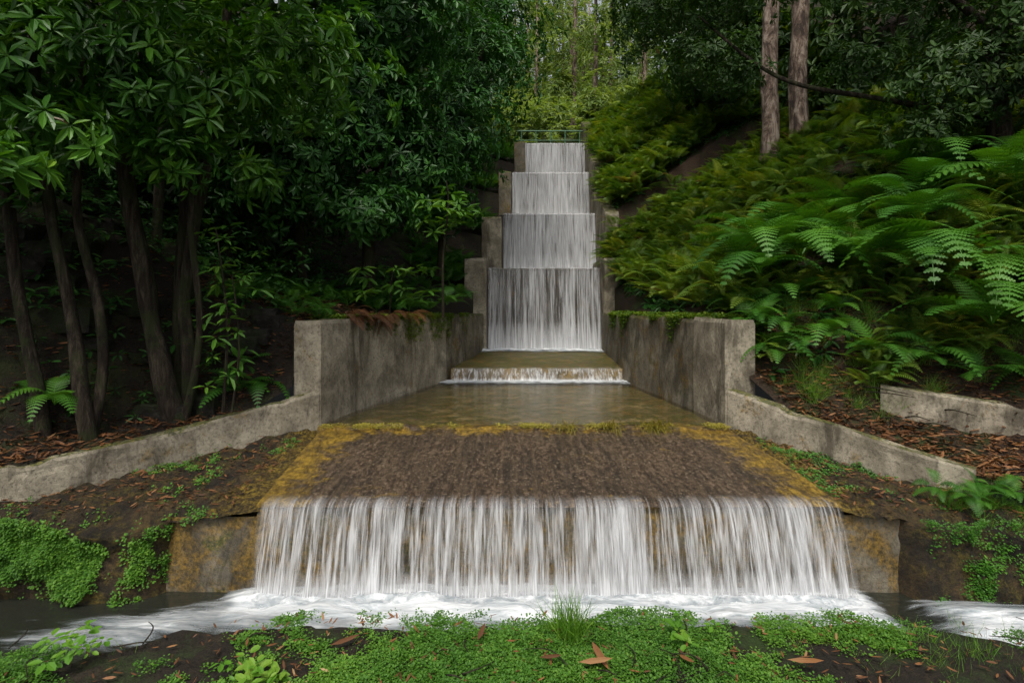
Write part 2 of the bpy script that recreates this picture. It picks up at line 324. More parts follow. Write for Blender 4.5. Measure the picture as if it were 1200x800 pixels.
# ================= CONCRETE WALLS =================
def wall(name,pts,th,side,mt,parent=None,jit=.014):
    P=np.array(pts,float);seg=np.linalg.norm(np.diff(P[:,:2],axis=0),axis=1);c=np.r_[0,np.cumsum(seg)]
    n=max(int(c[-1]/.05),3);t=np.linspace(0,c[-1],n);Q=np.stack([np.interp(t,c,P[:,i]) for i in range(4)],1)
    k=5
    for i in range(3):
        qq=np.pad(Q[:,i].copy(),k,mode='reflect',reflect_type='odd');Q[:,i]=np.convolve(qq,np.ones(2*k+1)/(2*k+1),'valid')
    T=np.gradient(Q[:,:2],axis=0);T/=np.linalg.norm(T,axis=1)[:,None];nr=np.stack([T[:,1],-T[:,0]],1)*side
    cols=[]
    for f in np.linspace(0,.97,18): cols.append((0,f))
    cols+=[(.06,1.0)]+[(a,1.0) for a in (.3,.6)]+[(.94,1.0),(1,.97)]
    for f in np.linspace(.9,0,6): cols.append((1,f))
    X=[];Y=[];Z=[]
    for a,f in cols:
        off=a*th
        x=Q[:,0]+nr[:,0]*off;y=Q[:,1]+nr[:,1]*off;z=Q[:,3]+(Q[:,2]-Q[:,3])*f
        d=jit*2*fbm(t*3+a*3,z*3+a*7,11)-(f>=.9)*.03*np.clip(fbm(t*5,z*0+a,12)*3-.3,0,1)
        X.append(x-nr[:,0]*d);Y.append(y-nr[:,1]*d);Z.append(z+ (f>=.9)*jit*3*fbm(t*3,t*0+a*5,13)-(f>=.97)*.07*np.clip(fbm(t*2.3,t*0+3,14)*4-.5,0,1))
    X=np.array(X);Y=np.array(Y);Z=np.array(Z);nrr,nc=X.shape
    V=np.stack([X.ravel(),Y.ravel(),Z.ravel()],1);F=[tuple(f) for f in gridF(nrr,nc)]
    F.append(tuple(i*nc for i in range(nrr)));F.append(tuple(i*nc+nc-1 for i in range(nrr))[::-1])
    return mesh(name,V,F,mt,False,parent)
wall('channel_wall',[(-2.18,6.5,2.11,.5),(-1.9,8,2.12,.5),(-1.2,10.4,2.14,.5)],.34,-1,M_conc)
wall('channel_wall',[(-1.2,10.42,2.12,.5),(-.9,11.4,2.12,.5),(-.62,12.8,2.12,.9)],.4,-1,M_concd)
wall('channel_wall',[(2.43,6.5,2.12,.5),(2.36,7.4,2.13,.5)],.36,1,M_conc)
wall('channel_wall',[(2.37,7.42,2.10,.5),(2.2,9,2.12,.5),(2.03,10.4,2.12,.5),(2.02,12.8,2.12,.9)],.34,1,M_concd)
wall('wing_wall',[(-7.5,3.95,.70,0),(-5.1,4.5,.80,0),(-4.32,4.8,.89,0),(-3.9,5.2,.935,0),(-3.42,5.7,1.0,.1),(-2.79,6.2,1.16,.2),(-2.2,6.49,1.31,.3)],.17,-1,M_conc)
wall('wing_wall',[(4.0,4.93,.85,0),(3.65,5.3,.93,0),(3.36,5.6,1.03,0),(2.88,6.0,1.18,.1),(2.46,6.49,1.33,.3)],.16,1,M_conc)
wall('retaining_wall',[(6.5,5.3,1.18,.3),(4.95,5.55,1.30,.4),(4.5,5.75,1.36,.5),(3.95,6.1,1.42,.6)],.14,1,M_conc)

# ================= APRON / POOL / SPILLWAY =================
nx,ny=120,60
v=np.linspace(0,1,ny)[:,None];u=np.linspace(0,1,nx)[None]
y=4.5+v*1.95+u*0;xl=np.interp(y,[4.5,6.45],[-2.02,-2.16])-.05*fbm(y*3,y*0,24);xr=np.interp(y,[4.5,6.45],[2.62,2.46])+.05*fbm(y*3,y*0,25)
X=xl+(xr-xl)*u;Z=.71+.17*v+u*0+.016*fbm(X*5,y*5,20)
Z=np.where(y<4.56,Z-.03*((4.56-y)/.06)**2,Z)
edge_a=np.clip((1-sstep(0,.16,u+v*0))*.9+sstep(.84,1,u+v*0)*.9+sstep(.78,1.0,v)*.65,0,1)
ap=grid('weir_apron',X,y,Z,M_apron,None,{'edge':edge_a})
pr=[(6.42,.86),(6.43,.90),(6.47,.915),(6.56,.915),(6.62,.88),(6.64,.7)]
xs=np.linspace(-2.2,2.46,140);X=np.array([xs]*len(pr));Y=np.array([[p[0]]*140 for p in pr])+.07*fbm(X*3,X*0,22);Z=np.array([[p[1]]*140 for p in pr])+.05*fbm(X*4,X*0,23)-.008
grid('crest_sill',X,Y,Z,M_apron,ap,{'edge':np.full(X.size,.6)})
xs=np.linspace(-2.75,3.12,220)
top=np.where((xs>-2.02)&(xs<2.62),.685,.60+.05*fbm(xs*3,xs*0,30))
X=np.array([xs]*20);Z=np.array([-.4+(top+.4)*t for t in np.linspace(0,1,20)]);Y=4.52+.09*fbm(X*3,Z*3,31)+.02*(np.array([[t]*220 for t in np.linspace(0,1,20)]))
grid('weir_face',X,Y,Z,M_face,ap)
m,nt=mat('mossy_shoulder');oc=objco(nt);n1=noise(nt,oc,3.2,9,.75,.5);n2=noise(nt,oc,26,7,.8);n3=noise(nt,oc,5.5,8,.75)
c=ramp(nt,n1,[(.36,(.012,.01,.006)),(.5,(.04,.028,.014)),(.62,(.11,.07,.025))])
c=mixc(nt,ramp(nt,n3,[(.5,0.0),(.62,.8)]),c,ramp(nt,n2,[(.4,(.03,.035,.006)),(.6,(.17,.12,.015))]))
e=mth(nt,'ADD',attr(nt,'edge'),mth(nt,'MULTIPLY',mth(nt,'SUBTRACT',n3,.5),2.6))
c=mixc(nt,ramp(nt,e,[(.4,0.0),(.9,.9)]),c,ramp(nt,n2,[(.4,(.04,.026,.006)),(.5,(.14,.09,.012)),(.6,(.36,.25,.03))]))
c=mixc(nt,ramp(nt,n2,[(.38,.8),(.52,0.0)]),c,(.01,.008,.005))
finish(nt,princ(nt,c,.75,bump(nt,mth(nt,'ADD',n2,mth(nt,'MULTIPLY',n3,2)),1.0,.05),.35));M_shoulder=m
XOL=([4.5,4.8,5.2,5.7,6.2,6.5],[-5.4,-4.4,-3.95,-3.46,-2.83,-2.25]);XOR=([4.5,5.0,5.3,5.6,6.0,6.5],[5.2,4.0,3.68,3.4,2.93,2.5])
ZOL=([4.5,5.2,5.7,6.2,6.5],[.50,.56,.60,.76,.95]);ZOR=([4.5,5.3,6.0,6.5],[.52,.62,.78,.97])
def shz(x,y,L):
    v=(y-4.5)/2;a=np.interp(y,[4.5,6.5],[-2.0,-2.14] if L else [2.6,2.44]);b=np.interp(y,*(XOL if L else XOR));zo=np.interp(y,*(ZOL if L else ZOR))
    u=(x-a)/(b-a);zi=.69+.17*v;uc=np.clip(u,0,1)
    z=zi-.04+(zo-zi+.06)*uc**1.5+.22*fbm(x*2.5,y*2.5,33)*np.minimum(uc*4,1)+.12*fbm(x*9,y*9,34)*np.minimum(uc*8,1)
    z=z-.10*(1-sstep(4.5,4.68,y))**2*np.minimum(uc*4,1)
    return z,(u>.05)&(u<1)
def yb(x,z):
    T=np.clip((z+.4)/1.0,0,1);y=4.42-.16*(1-T)**2+.28*fbm(x*2.2,z*3,41)+.10*fbm(x*7,z*7,43)
    blk=np.where(x<0,sstep(-2.85,-2.6,x),1-sstep(3.0,3.2,x));return y+.3*blk
def shoulder(name,L):
    v=np.linspace(0,1,90)[:,None];u=np.linspace(0,1.0,140)[None];y=4.5+v*2.0+0*u
    a=np.interp(y,[4.5,6.5],[-2.0,-2.14] if L else [2.6,2.44]);b=np.interp(y,*(XOL if L else XOR));X=a+(b-a)*u
    Z,_=shz(X,y,L)
    n=26;Xs=np.repeat(X[:1],n,0);t=np.linspace(0,1,n)[:,None];Zs=-.35+(Z[:1]-.03+.35)*t;Ys=yb(Xs,Zs)
    X=np.vstack([Xs,X]);Y=np.vstack([Ys,y]);Z=np.vstack([Zs,Z]);E=(1-sstep(.1,.75,np.abs(X-(-2.05 if L else 2.55))))*.9
    if L: X,Y,Z,E=X[:,::-1],Y[:,::-1],Z[:,::-1],E[:,::-1]
    return grid(name,X,Y,Z,M_shoulder,ter,{'edge':E})
shoulder('shoulder_ground',True);shoulder('shoulder_ground_far',False)
M_mb=soilmat('mossy_bank',(.018,.014,.007),(.05,.035,.015),(.12,.085,.03),.85,(.035,.06,.01))
def bface(x0,x1,name):
    xs=np.linspace(x0,x1,120);t=np.linspace(0,1,20);X=np.array([xs]*20);T=np.array([[q]*120 for q in t]);Z=-.4+T*.95;grid(name,X,yb(X,Z),Z,M_mb,ter)
bface(-14,-5.35,'mossy_bank_face');bface(5.15,14,'mossy_bank_face_far')
def quadgrid(y0,y1,xa,xb,z0,z1,nx=60,ny=60):
    v=np.linspace(0,1,ny)[:,None];u=np.linspace(0,1,nx)[None];Y=y0+(y1-y0)*v+0*u
    a=xa[0]+(xa[1]-xa[0])*v;b=xb[0]+(xb[1]-xb[0])*v;return a+(b-a)*u,Y,z0+(z1-z0)*v+0*u
X,Y,Z=quadgrid(6.6,10.5,(-2.25,-1.2),(2.5,2.1),.87,.87);Z=Z+.05*fbm(X*2,Y*2,50)
bed=concrete('pool_bed',1.0,.3,.75,.2,((.08,.06,.025),(.22,.17,.08),(.40,.32,.18)),.65)
pool=grid('pool_bed',X,Y,Z,bed)
X,Y,Z=quadgrid(6.5,10.45,(-2.25,-1.2),(2.5,2.1),.918,.918);grid('pool_water',X,Y,Z,M_pool,pool)
casc=bpy.data.objects.new('cascade_spillway',None);link(casc)
X,Y,Z=quadgrid(10.4,12.9,(-1.12,-.66),(2.02,2.06),1.137,1.30);Z=Z+.03*fbm(X*3,Y*3,51)
X=np.vstack([X[:1],X]);Y=np.vstack([Y[:1]-.0+.02,Y]);Z=np.vstack([Z[:1]*0+.6,Z])
M_slab=concrete('slab_wet',.8,.75,.75,.2,((.05,.035,.015),(.12,.09,.035),(.22,.17,.07)),.4)
grid('stilling_slab',X,Y,Z,M_slab,casc)
steps=[(13.1,-.56,2.04,3.18,1.28,12.85),(16.2,-.26,2.38,4.93,3.16,15.95),(19.3,-.02,2.62,6.83,4.91,19.1),(23.0,.5,3.0,8.88,6.81,22.8)]
for i,(yt,xa,xb,zt,zb,yb_) in enumerate(steps):
    yn=steps[i+1][0] if i<3 else 26
    prof=[(yb_+.06,zb-.3),(yt+.04,zt-.04),(yt+.08,zt-.015),(yn+.2,zt-.015)]
    xs=np.linspace(xa-.1,xb+.1,30);X=np.array([xs]*4);Y=np.array([[p[0]]*30 for p in prof]);Z=np.array([[p[1]]*30 for p in prof])
    grid('drop_step_%d'%i,X,Y,Z,M_casc,casc,None,None,False)
def box(name,x0,x1,y0,y1,z0,z1,mt,parent,z1b=None):
    z1b=z1 if z1b is None else z1b
    bm=bmesh.new();bmesh.ops.create_cube(bm,size=1);bmesh.ops.bevel(bm,geom=bm.edges[:],offset=.03,segments=1,affect='EDGES')
    bmesh.ops.subdivide_edges(bm,edges=[e for e in bm.edges if e.calc_length()>.3],cuts=9,use_grid_fill=True)
    V=np.array([v.co[:] for v in bm.verts])+.5
    zt=z1+(z1b-z1)*V[:,1];P=np.stack([x0+(x1-x0)*V[:,0],y0+(y1-y0)*V[:,1],z0+(zt-z0)*V[:,2]],1)
    P[:,0]+=.05*fbm(P[:,1]*2,P[:,2]*3,90)*(1);P[:,1]+=.06*fbm(P[:,0]*3,P[:,2]*3,91);P[:,2]+=.06*fbm(P[:,0]*3,P[:,1]*2,92)
    F=[tuple(v.index for v in f.verts) for f in bm.faces];bm.free()
    return mesh(name,P,F,mt,False,parent)
sw=bpy.data.objects.new('cascade_side_wall',None);link(sw)
box('pier_1',-1.08,-.575,12.72,14.6,.9,3.36,M_conc,sw)
box('pier_2',-.80,-.27,14.62,17.4,2.5,4.60,M_conc,sw)
box('pier_3',-.42,-.03,17.43,20.6,4.2,6.45,M_concd,sw)
box('pier_4',.08,.49,20.63,25,6.0,8.3,M_concd,sw)
sw2=bpy.data.objects.new('cascade_side_wall',None);link(sw2)
box('pier_1',2.055,2.5,12.72,14.6,.9,3.36,M_conc,sw2)
box('pier_2',2.39,2.75,14.62,17.4,2.5,4.7,M_conc,sw2,5.9)
box('pier_3',2.63,3.0,17.43,20.6,4.2,6.3,M_conc,sw2,8.2)
box('pier_4',3.01,3.4,20.63,25,6.0,8.4,M_concd,sw2,10.4)
def fall(name,xa,xb,ba,bb,yt,zt,yb,zb,mt,parent,lead=.1,rip=.02,seed=0,pw=.5,fx=.02,ls=0.0):
    nx=int((xb-xa)*45);ts=np.linspace(0,1,30);tt=np.r_[-2,-1,ts]
    xs=np.linspace(0,1,nx);X=[];Y=[];Z=[];UV=[];FD=[]
    lipz=.012*fbm(xs*6,xs*0,seed+1)
    for t in tt:
        tc=max(t,0);x=(xa+(xb-xa)*xs)*(1-tc)+(ba+(bb-ba)*xs)*tc
        if t<0: y=np.full(nx,yt+lead*(-t)*.5);z=np.full(nx,zt+.004+.014*(-t)*.5)
        else:
            y=yt-(yt-yb)*tc**pw*(1+.25*(fbm(xs*(xb-xa)*3,xs*0,seed+5)))+rip*2*fbm(xs*(xb-xa)*9,xs*0+tc*1.2,seed)*tc;z=np.full(nx,zt-(zt-zb)*tc)
        X.append(x);Y.append(y);Z.append(z+lipz*(tc<.1));UV.append(np.stack([xa+(xb-xa)*xs+ls,np.full(nx,tc)],1))
        FD.append(sstep(0,fx,xs)*(1-sstep(1-fx,1,xs))*(0 if t<=-2 else .6 if t<0 else 1))
    return grid(name,np.array(X),np.array(Y),np.array(Z),mt,parent,{'fade':np.array(FD)},np.concatenate(UV))
M_f1=fallmat('fall_near_a',13,.45,.66,1.3,.75,.92);M_f2=fallmat('fall_near_b',24,.49,.69,5.1,.65,.92)
wf=bpy.data.objects.new('weir_waterfall',None);link(wf)
fall('curtain_1',-2.0,2.60,-2.02,2.62,4.5,.712,4.36,-.02,M_f1,wf,seed=1,lead=.16)
fall('curtain_2',-1.99,2.59,-2.04,2.66,4.49,.716,4.30,-.02,M_f2,wf,seed=4,rip=.04)
cf=bpy.data.objects.new('cascade_waterfall',None);link(cf)
M_c1=fallmat('fall_c1',9,.46,.70,2.2,.9,.85);M_c1b=fallmat('fall_c1b',17,.48,.68,4.2,.7,.8);M_c2=fallmat('fall_c2',12,.38,.60,7.7,.9,.9);M_c2b=fallmat('fall_c2b',20,.42,.65,9.7,.9,.9)
for i,(yt,xa,xb,zt,zb,yb_) in enumerate(steps):
    fall('sheet_%d'%i,xa,xb,xa,xb,yt,zt,yb_-.02,zb,M_c1 if i==0 else M_c2,cf,seed=i+20,pw=1.0,lead=.3,rip=.015,ls=i*7)
    fall('sheet_%db'%i,xa,xb,xa,xb,yt-.02,zt+.01,yb_-.07,zb,M_c1b if i==0 else M_c2b,cf,seed=i+30,pw=.9,lead=.3,rip=.03,ls=i*5)
fall('sill_sheet',-1.1,2.0,-1.12,2.02,10.38,1.145,10.3,.91,fallmat('fall_sill',9,.44,.64,1.7,.8,.7),cf,seed=41,pw=.6)
def foam(name,x0,x1,y0,y1,z,fn,mt,parent,nx=160,ny=40,amp=.06,fr=4):
    xs=np.linspace(x0,x1,nx);ys=np.linspace(y0,y1,ny);X,Y=np.meshgrid(xs,ys);fd=fn(X,Y)
    Z=z+amp*np.clip(fd,0,1)*(.6+1.2*fbm(X*fr,Y*6,60))
    return grid(name,X,Y,Z,mt,parent,{'fade':fd})
st=bpy.data.objects.new('stream',None);link(st)
xs=np.linspace(-14,14,160);ys=np.linspace(2.2,4.7,30);X,Y=np.meshgrid(xs,ys);grid('stream_water',X,Y,.02*fbm(X*2,Y*3,61),M_stream,st)
grid('stream_bed',X,Y,X*0-.25,M_soil,st)
def ff(x,y):
    inx=sstep(-2.4,-1.95,x)*(1-sstep(2.6,2.85,x))
    a=inx*(1-sstep(.12,.5,np.abs(y-4.24)))*1.1
    yl=4.15-.30*np.clip(-2-x,0,3)
    b=.72*sstep(-4.6,-2.5,x)*(1-sstep(-2.0,-1.7,x))*(1-sstep(.06,.42,np.abs(y-yl)))
    yr=4.0-.20*np.clip(x-3,0,4)
    c=.95*sstep(2.75,3.3,x)*(1-sstep(.15,.6,np.abs(y-yr)))
    d=.44*inx*sstep(3.5,3.9,y)
    return np.maximum(np.maximum(a,b),np.maximum(c,d))-.06
foam('churned_foam',-5.5,7.5,3.0,4.5,.015,ff,foammat('foam_near',(1.3,7,5)),st,420,70,.10,3)
foam('foam_spray',-2.15,2.8,4.0,4.46,.03,lambda x,y:(sstep(-2.12,-1.9,x)*(1-sstep(2.55,2.78,x)))*(1-sstep(.02,.2,np.abs(y-4.28)))*.85,foammat('foam_spray',(5,6,6),.1,1.0),st,300,30,.10,3)
foam('sill_foam',-1.3,2.15,9.75,10.4,.922,lambda x,y:sstep(9.8,10.25,y)*1.05,foammat('foam_sill',(5,10,5)),pool,100,24,.03)
foam('cascade_foam',-.7,2.08,12.2,12.95,1.28,lambda x,y:sstep(12.25,12.8,y)*1.15,M_foam,casc,80,24,.08)
rail=bpy.data.objects.new('green_railing',None);link(rail)
def bar(n,p,q,r): tubes(n,[((p,((p[0]+q[0])/2,(p[1]+q[1])/2,(p[2]+q[2])/2),q),[r]*3)],M_rail,rail,0)
for k in range(6):
    x=.4+k*.62;bar('post_%d'%k,(x,24.2,8.7),(x,24.2,9.75),.025)
bar('top_rail',(.2,24.2,9.75),(3.7,24.2,9.75),.03);bar('mid_rail',(.2,24.2,9.35),(3.7,24.2,9.35),.018)

# ================= VEGETATION =================
big=leafT(.27,.05,.18);med=leafT(.32,.05,.15)
t1=tubes('laurel_tree',[([(-3.58,6.05,1.0),(-3.75,6.0,2.0),(-3.95,5.9,3.2),(-4.0,5.8,4.6),(-3.7,5.7,6.2)],[.13,.09,.075,.06,.05]),
 ([(-3.5,6.15,1.0),(-3.55,6.2,2.2),(-3.4,6.2,3.4),(-3.1,6.1,4.9),(-2.9,6,6.4)],[.09,.065,.06,.05,.04]),
 ([(-3.62,6.2,1.0),(-3.7,6.3,2.4),(-3.62,6.3,3.6),(-3.6,6.1,5.2)],[.07,.055,.05,.04]),
 ([(-3.66,6.1,1.0),(-3.9,6.15,2.3),(-4.15,6.2,3.6),(-4.3,6.1,5)],[.06,.05,.045,.03]),
 ([(-3.45,6.0,1.05),(-3.3,6.0,2.1),(-3.35,5.9,3.1),(-3.2,5.8,4.2)],[.045,.035,.03,.025])],M_bark)
t2=tubes('laurel_tree',[([(-4.1,5.5,.9),(-4.3,5.6,2.1),(-4.55,5.6,3.2),(-4.6,5.5,4.6),(-4.5,5.4,6)],[.08,.06,.05,.045,.04]),
 ([(-4.15,5.6,.9),(-4.1,5.7,2.1),(-4.35,5.7,3.3),(-4.2,5.6,4.8)],[.06,.045,.04,.03]),
 ([(-4.3,7.2,1.2),(-4.5,7.2,2.8),(-4.4,7.2,4.8)],[.08,.06,.05]),([(-5.2,6.6,1.2),(-5.3,6.6,2.8),(-5.6,6.6,4.8)],[.08,.06,.05]),
 ([(-4.5,5.5,.9),(-4.85,5.6,2.3),(-5.0,5.5,4.0),(-5.2,5.4,6)],[.07,.055,.05,.04])],M_bark)
A=Acc()
for c,r,n in [((-4.3,5.3,4.6),(1.3,1.0,.9),300),((-3.2,5.7,4.6),(1.1,.9,.8),240),((-3.9,4.8,3.75),(.6,.5,.35),45),((-3.3,5.4,3.7),(.5,.5,.3),45),((-4.9,5.2,3.8),(.7,.6,.5),70),((-2.4,6.3,5.0),(1.0,.9,.9),190),((-5.4,4.8,5.0),(1.3,1.2,1.2),240),((-2.75,6.2,3.65),(.35,.5,.3),24),((-3.0,5.0,5.6),(1.6,1.1,.8),260),((-3.75,4.3,3.35),(.35,.3,.2),14)]:
    P,Nn=lobe(c,r,n,.2);rosettes(A,P,Nn,10,.16,big)
A.build('crown',M_rhodo,t1)
t3=tubes('broadleaf_tree',[([(-2.4,9.4,2.2),(-2.3,9.4,3.6),(-2.0,9.5,5.4),(-1.6,9.7,7.5)],[.12,.1,.08,.05]),([(-3.3,9,2.4),(-3.4,9,4),(-3.2,9.2,6.5)],[.09,.08,.05]),([(-1.5,11.8,2.9),(-1.4,11.8,4.2),(-.9,12,6.3),(-.6,12.2,8.2)],[.08,.07,.06,.04]),([(-4.3,8.5,2.6),(-4.1,8.5,4),(-4.2,8.7,6)],[.09,.08,.05])],M_bark)
A=Acc()
for c,r,n in [((-2.6,9.2,5.6),(1.5,1.2,1.5),900),((-3.3,8.3,4.6),(1.1,1.0,1.0),600),((-1.7,9.8,4.7),(1.0,1.0,.9),550),((-1.9,9.0,6.9),(1.3,1.2,1.2),550),((-1.15,10.8,5.6),(1.0,1.0,1.1),550),((-.7,11.8,7.2),(1.1,1.1,1.3),600),((-.45,13.5,9.0),(1.5,1.3,1.6),600),((-2.2,8.8,3.75),(.9,.7,.45),240),((-1.3,11.2,4.2),(.65,.8,.55),220),((-4.3,8.0,5.5),(1.4,1.2,1.5),550),((-3.8,8.2,3.9),(.8,.7,.5),180)]:
    P,Nn=lobe(c,r,n,.3);rosettes(A,P,Nn,8,.14,med)
A.build('crown',M_mid,t3)
A=Acc()
for c,r,n in [((-5.5,12,7),(3,2.5,3.5),1000),((-8,9,5.5),(2.5,2.5,3.5),900),((-3.2,14,9),(2.4,2.2,3.2),900),((-1.9,17.5,11.5),(2.1,2.2,3.2),900),((-7,7,8),(2.6,2.2,2),600),((-9,12,12),(4,4,4),500),((-4,20,15),(4,3.5,4.5),700),((-1.2,21,13),(1.3,2,2.5),400),((-5.5,6.8,8.5),(3.2,2.5,1.2),800),((-3.2,9.8,9.6),(2.6,2.2,1.4),600),((-8,4,6.5),(2,3,3),600),((-4.6,9.2,3.9),(1.6,.8,1.0),300)]:  # lobes overhead and outside the frame are added to shade the left forest
    P,Nn=lobe(c,r,n,.45);rosettes(A,P,Nn,7,.26,med)
A.build('forest_foliage',M_dark)
tubes('pine_tree',[([(5.6,12.4,4.9),(5.63,12.4,7),(5.62,12.4,10),(5.6,12.4,14)],[.19,.18,.17,.13])],M_barkp,None,.3)
tubes('pine_tree',[([(6.35,12.7,5.2),(6.4,12.7,7),(6.42,12.7,10),(6.4,12.7,14)],[.22,.2,.18,.15])],M_barkp,None,.3)
t6=tubes('broadleaf_tree',[([(7.0,8.2,3.5),(7.1,8.3,5.5),(7.3,8.3,8)],[.17,.14,.1]),([(7.1,8.3,5.0),(5.6,8.6,5.4),(4.2,9,5.9),(3.1,9.6,7.2)],[.06,.04,.03,.015]),([(7.2,8.3,6),(6.2,8.2,6.8),(5.0,8.4,7.4),(4,9,8.2)],[.07,.05,.04,.02]),([(7.9,7.6,3.5),(8.0,7.6,5.5),(7.7,7.6,8)],[.12,.1,.07])],M_bark)
A=Acc()
for c,r,n in [((3.3,9.4,7.5),(1.2,1.2,.8),450),((6.6,8.2,5.6),(1.3,1.2,.9),600),((7.4,7.4,6.5),(1.6,1.2,1.3),650),((2.6,10.8,7.9),(1.0,1.2,.8),330),((5.4,8.0,7.2),(1.5,1.1,.6),450),((7.6,7.2,4.4),(1.1,.9,.8),380),((2.9,9.4,6.3),(.6,.7,.35),110),((8.8,7.5,5.5),(1.5,1.5,1.5),400),((6.0,8.2,4.8),(.7,.6,.3),90),((5.2,8.5,5.9),(.6,.6,.3),80),((3.7,9.6,6.2),(.7,.6,.4),110)]:
    P,Nn=lobe(c,r,n,.25);rosettes(A,P,Nn,10,.10,leafT(.36,.05,.1))
A.build('crown',M_dark,t6)
A=Acc()
for c,r,n in [((9.0,13.5,9),(2.2,2,4),1000),((5.6,16,12),(2.0,2,3),800),((5.2,20,15),(2.0,2.5,3),500),((11,11,8),(3,3,4),600),((9,16,15),(5,4,5),600),((4.2,16.5,11.4),(.9,1.2,1.4),220),((6.6,15.5,9),(2.2,1.2,2),700),((5.0,14.2,8.4),(1.0,1,.9),200),((7.0,9.8,10),(3,1.8,1.2),400),((8,13,7),(1.5,1,1.2),400)]:
    P,Nn=lobe(c,r,n,.4);rosettes(A,P,Nn,7,.24,med)
A.build('forest_foliage',M_dark)
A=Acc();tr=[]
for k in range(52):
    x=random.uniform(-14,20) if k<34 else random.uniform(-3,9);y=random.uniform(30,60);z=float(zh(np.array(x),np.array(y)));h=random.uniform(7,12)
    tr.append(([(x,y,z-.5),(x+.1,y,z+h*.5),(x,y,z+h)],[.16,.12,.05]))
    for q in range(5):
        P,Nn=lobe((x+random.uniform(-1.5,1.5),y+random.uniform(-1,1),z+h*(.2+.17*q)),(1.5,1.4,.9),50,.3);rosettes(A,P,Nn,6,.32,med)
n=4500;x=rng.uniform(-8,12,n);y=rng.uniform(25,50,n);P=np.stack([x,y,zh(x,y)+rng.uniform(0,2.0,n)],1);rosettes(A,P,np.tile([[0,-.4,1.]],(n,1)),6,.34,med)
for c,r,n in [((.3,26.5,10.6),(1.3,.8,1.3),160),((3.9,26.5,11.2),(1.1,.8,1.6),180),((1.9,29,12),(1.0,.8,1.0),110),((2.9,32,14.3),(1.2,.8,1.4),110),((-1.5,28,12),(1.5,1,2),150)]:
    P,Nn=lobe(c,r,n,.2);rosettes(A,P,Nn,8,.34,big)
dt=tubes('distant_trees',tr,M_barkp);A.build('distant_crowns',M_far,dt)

def frondT(npair=20,arch=.35,bip=False):
    V=[];F=[]
    def addl(p,d,n,L,w):
        d=np.array(d)/np.linalg.norm(d);s=np.cross(n,d);s/=np.linalg.norm(s);b=len(V)
        V.extend([p-s*w*.5,p+d*L*.6-s*w*.42,p+d*L-np.array([0,0,L*.12]),p+d*L*.3+s*w*.5]);F.append((b,b+1,b+2,b+3))
    def pos(t): return np.array([t-.12*t*t*arch*2,0,arch*(1.5*t-1.9*t*t)])
    for i in range(16):
        t=i/16;p=pos(t);q=pos(t+1/16);b=len(V);w=.006*(1-t)+.002
        V.extend([p+np.array([0,-w,0]),q+np.array([0,-w,0]),q+np.array([0,w,0]),p+np.array([0,w,0])]);F.append((b,b+1,b+2,b+3))
    sp=.84/npair
    for i in range(npair):
        t=.15+.84*(i+.5)/npair;p=pos(t);tg=pos(t+.01)-p;tg/=np.linalg.norm(tg)
        u0=(t-.15)/.85;L=.30*(min(1,.55+u0*2.2))*(1-u0)**.75+.012
        for s in (-1,1):
            d=tg*.42+np.array([0,s*1.0,-.10]);d=d/np.linalg.norm(d)
            nrmv=np.cross(tg,d)*s;nrmv/=np.linalg.norm(nrmv)
            if not bip: addl(p,d,nrmv,L,sp*.66)
            else:
                m=max(int(L/.023),2);b=len(V);e=p+d*L-np.array([0,0,.2*L*L]);w=.006
                V.extend([p-tg*w,e-tg*w*.3,e+tg*w*.3,p+tg*w]);F.append((b,b+1,b+2,b+3))
                for j in range(m):
                    u=(j+.5)/m;pp=p+d*L*u-np.array([0,0,.2*L*u*u*L]);l2=sp*.50*(1-u**2*.8)
                    for s2 in (-1,1):
                        c=np.cross(nrmv,d)*s2;dd=c+d*.45;addl(pp,dd,nrmv,l2,.024)
    return np.array(V),np.array(F)
FT=[frondT(18,a) for a in (.25,.4,.55)];FB=[frondT(15,a,True) for a in (.3,.5,.7)]
def fern(acc,C,L,nf,T,spread=(.35,.9),lean=None):
    n=len(C);cr=rng.random(n)
    for f in range(nf):
        th=rng.random(n)*1.2+f*2.4+cr*6;el=rng.uniform(*spread,n)
        D=np.stack([np.cos(th)*np.cos(el),np.sin(th)*np.cos(el),np.sin(el)],1)
        if lean is not None: D=nrm(D+np.array(lean))
        k=rng.integers(0,3,n);s=np.asarray(L)*rng.uniform(.7,1.15,n);r=np.clip(cr*.3+rng.random(n)*.7,0,1)
        for q in range(3):
            mk=k==q
            if mk.any(): acc.add(*scatter(T[q][0],T[q][1],C[mk],D[mk],np.tile([[0,0,1.]],(mk.sum(),1))+rng.normal(0,.15,(mk.sum(),3)),s[mk],r[mk]))
A=Acc();C=[]
for x,y in [(3.7,7.3),(4.3,6.9),(5.0,7.0),(4.6,7.8),(5.5,7.7),(6.2,7.0),(6.1,8.2),(3.9,8.2),(3.3,7.6),(6.4,6.2),(5.5,6.4),(5.2,8.6),(4.7,6.45),(5.8,5.95),(5.1,6.05),(6.7,7.6),(3.1,7.1)]:
    C.append((x,y,float(zr(np.array(x),np.array(y)))+.35+random.random()*.45))
fern(A,np.array(C),1.12,11,FB,(.0,.8),(-.15,-.35,0))
C=[]
for x,y in [(3.2,6.8),(3.6,6.6),(4.1,6.4),(4.5,6.2),(3.0,7.5),(3.4,7.1),(3.9,6.8),(5.3,5.75),(5.9,5.6),(4.9,5.95),(2.95,6.9),(3.0,6.6)]: C.append((x,y,float(zr(np.array(x),np.array(y)))+.12))
fern(A,np.array(C),.62,9,FB,(.0,.8),(-.15,-.35,0))
A.build('tree_fern',M_fern)
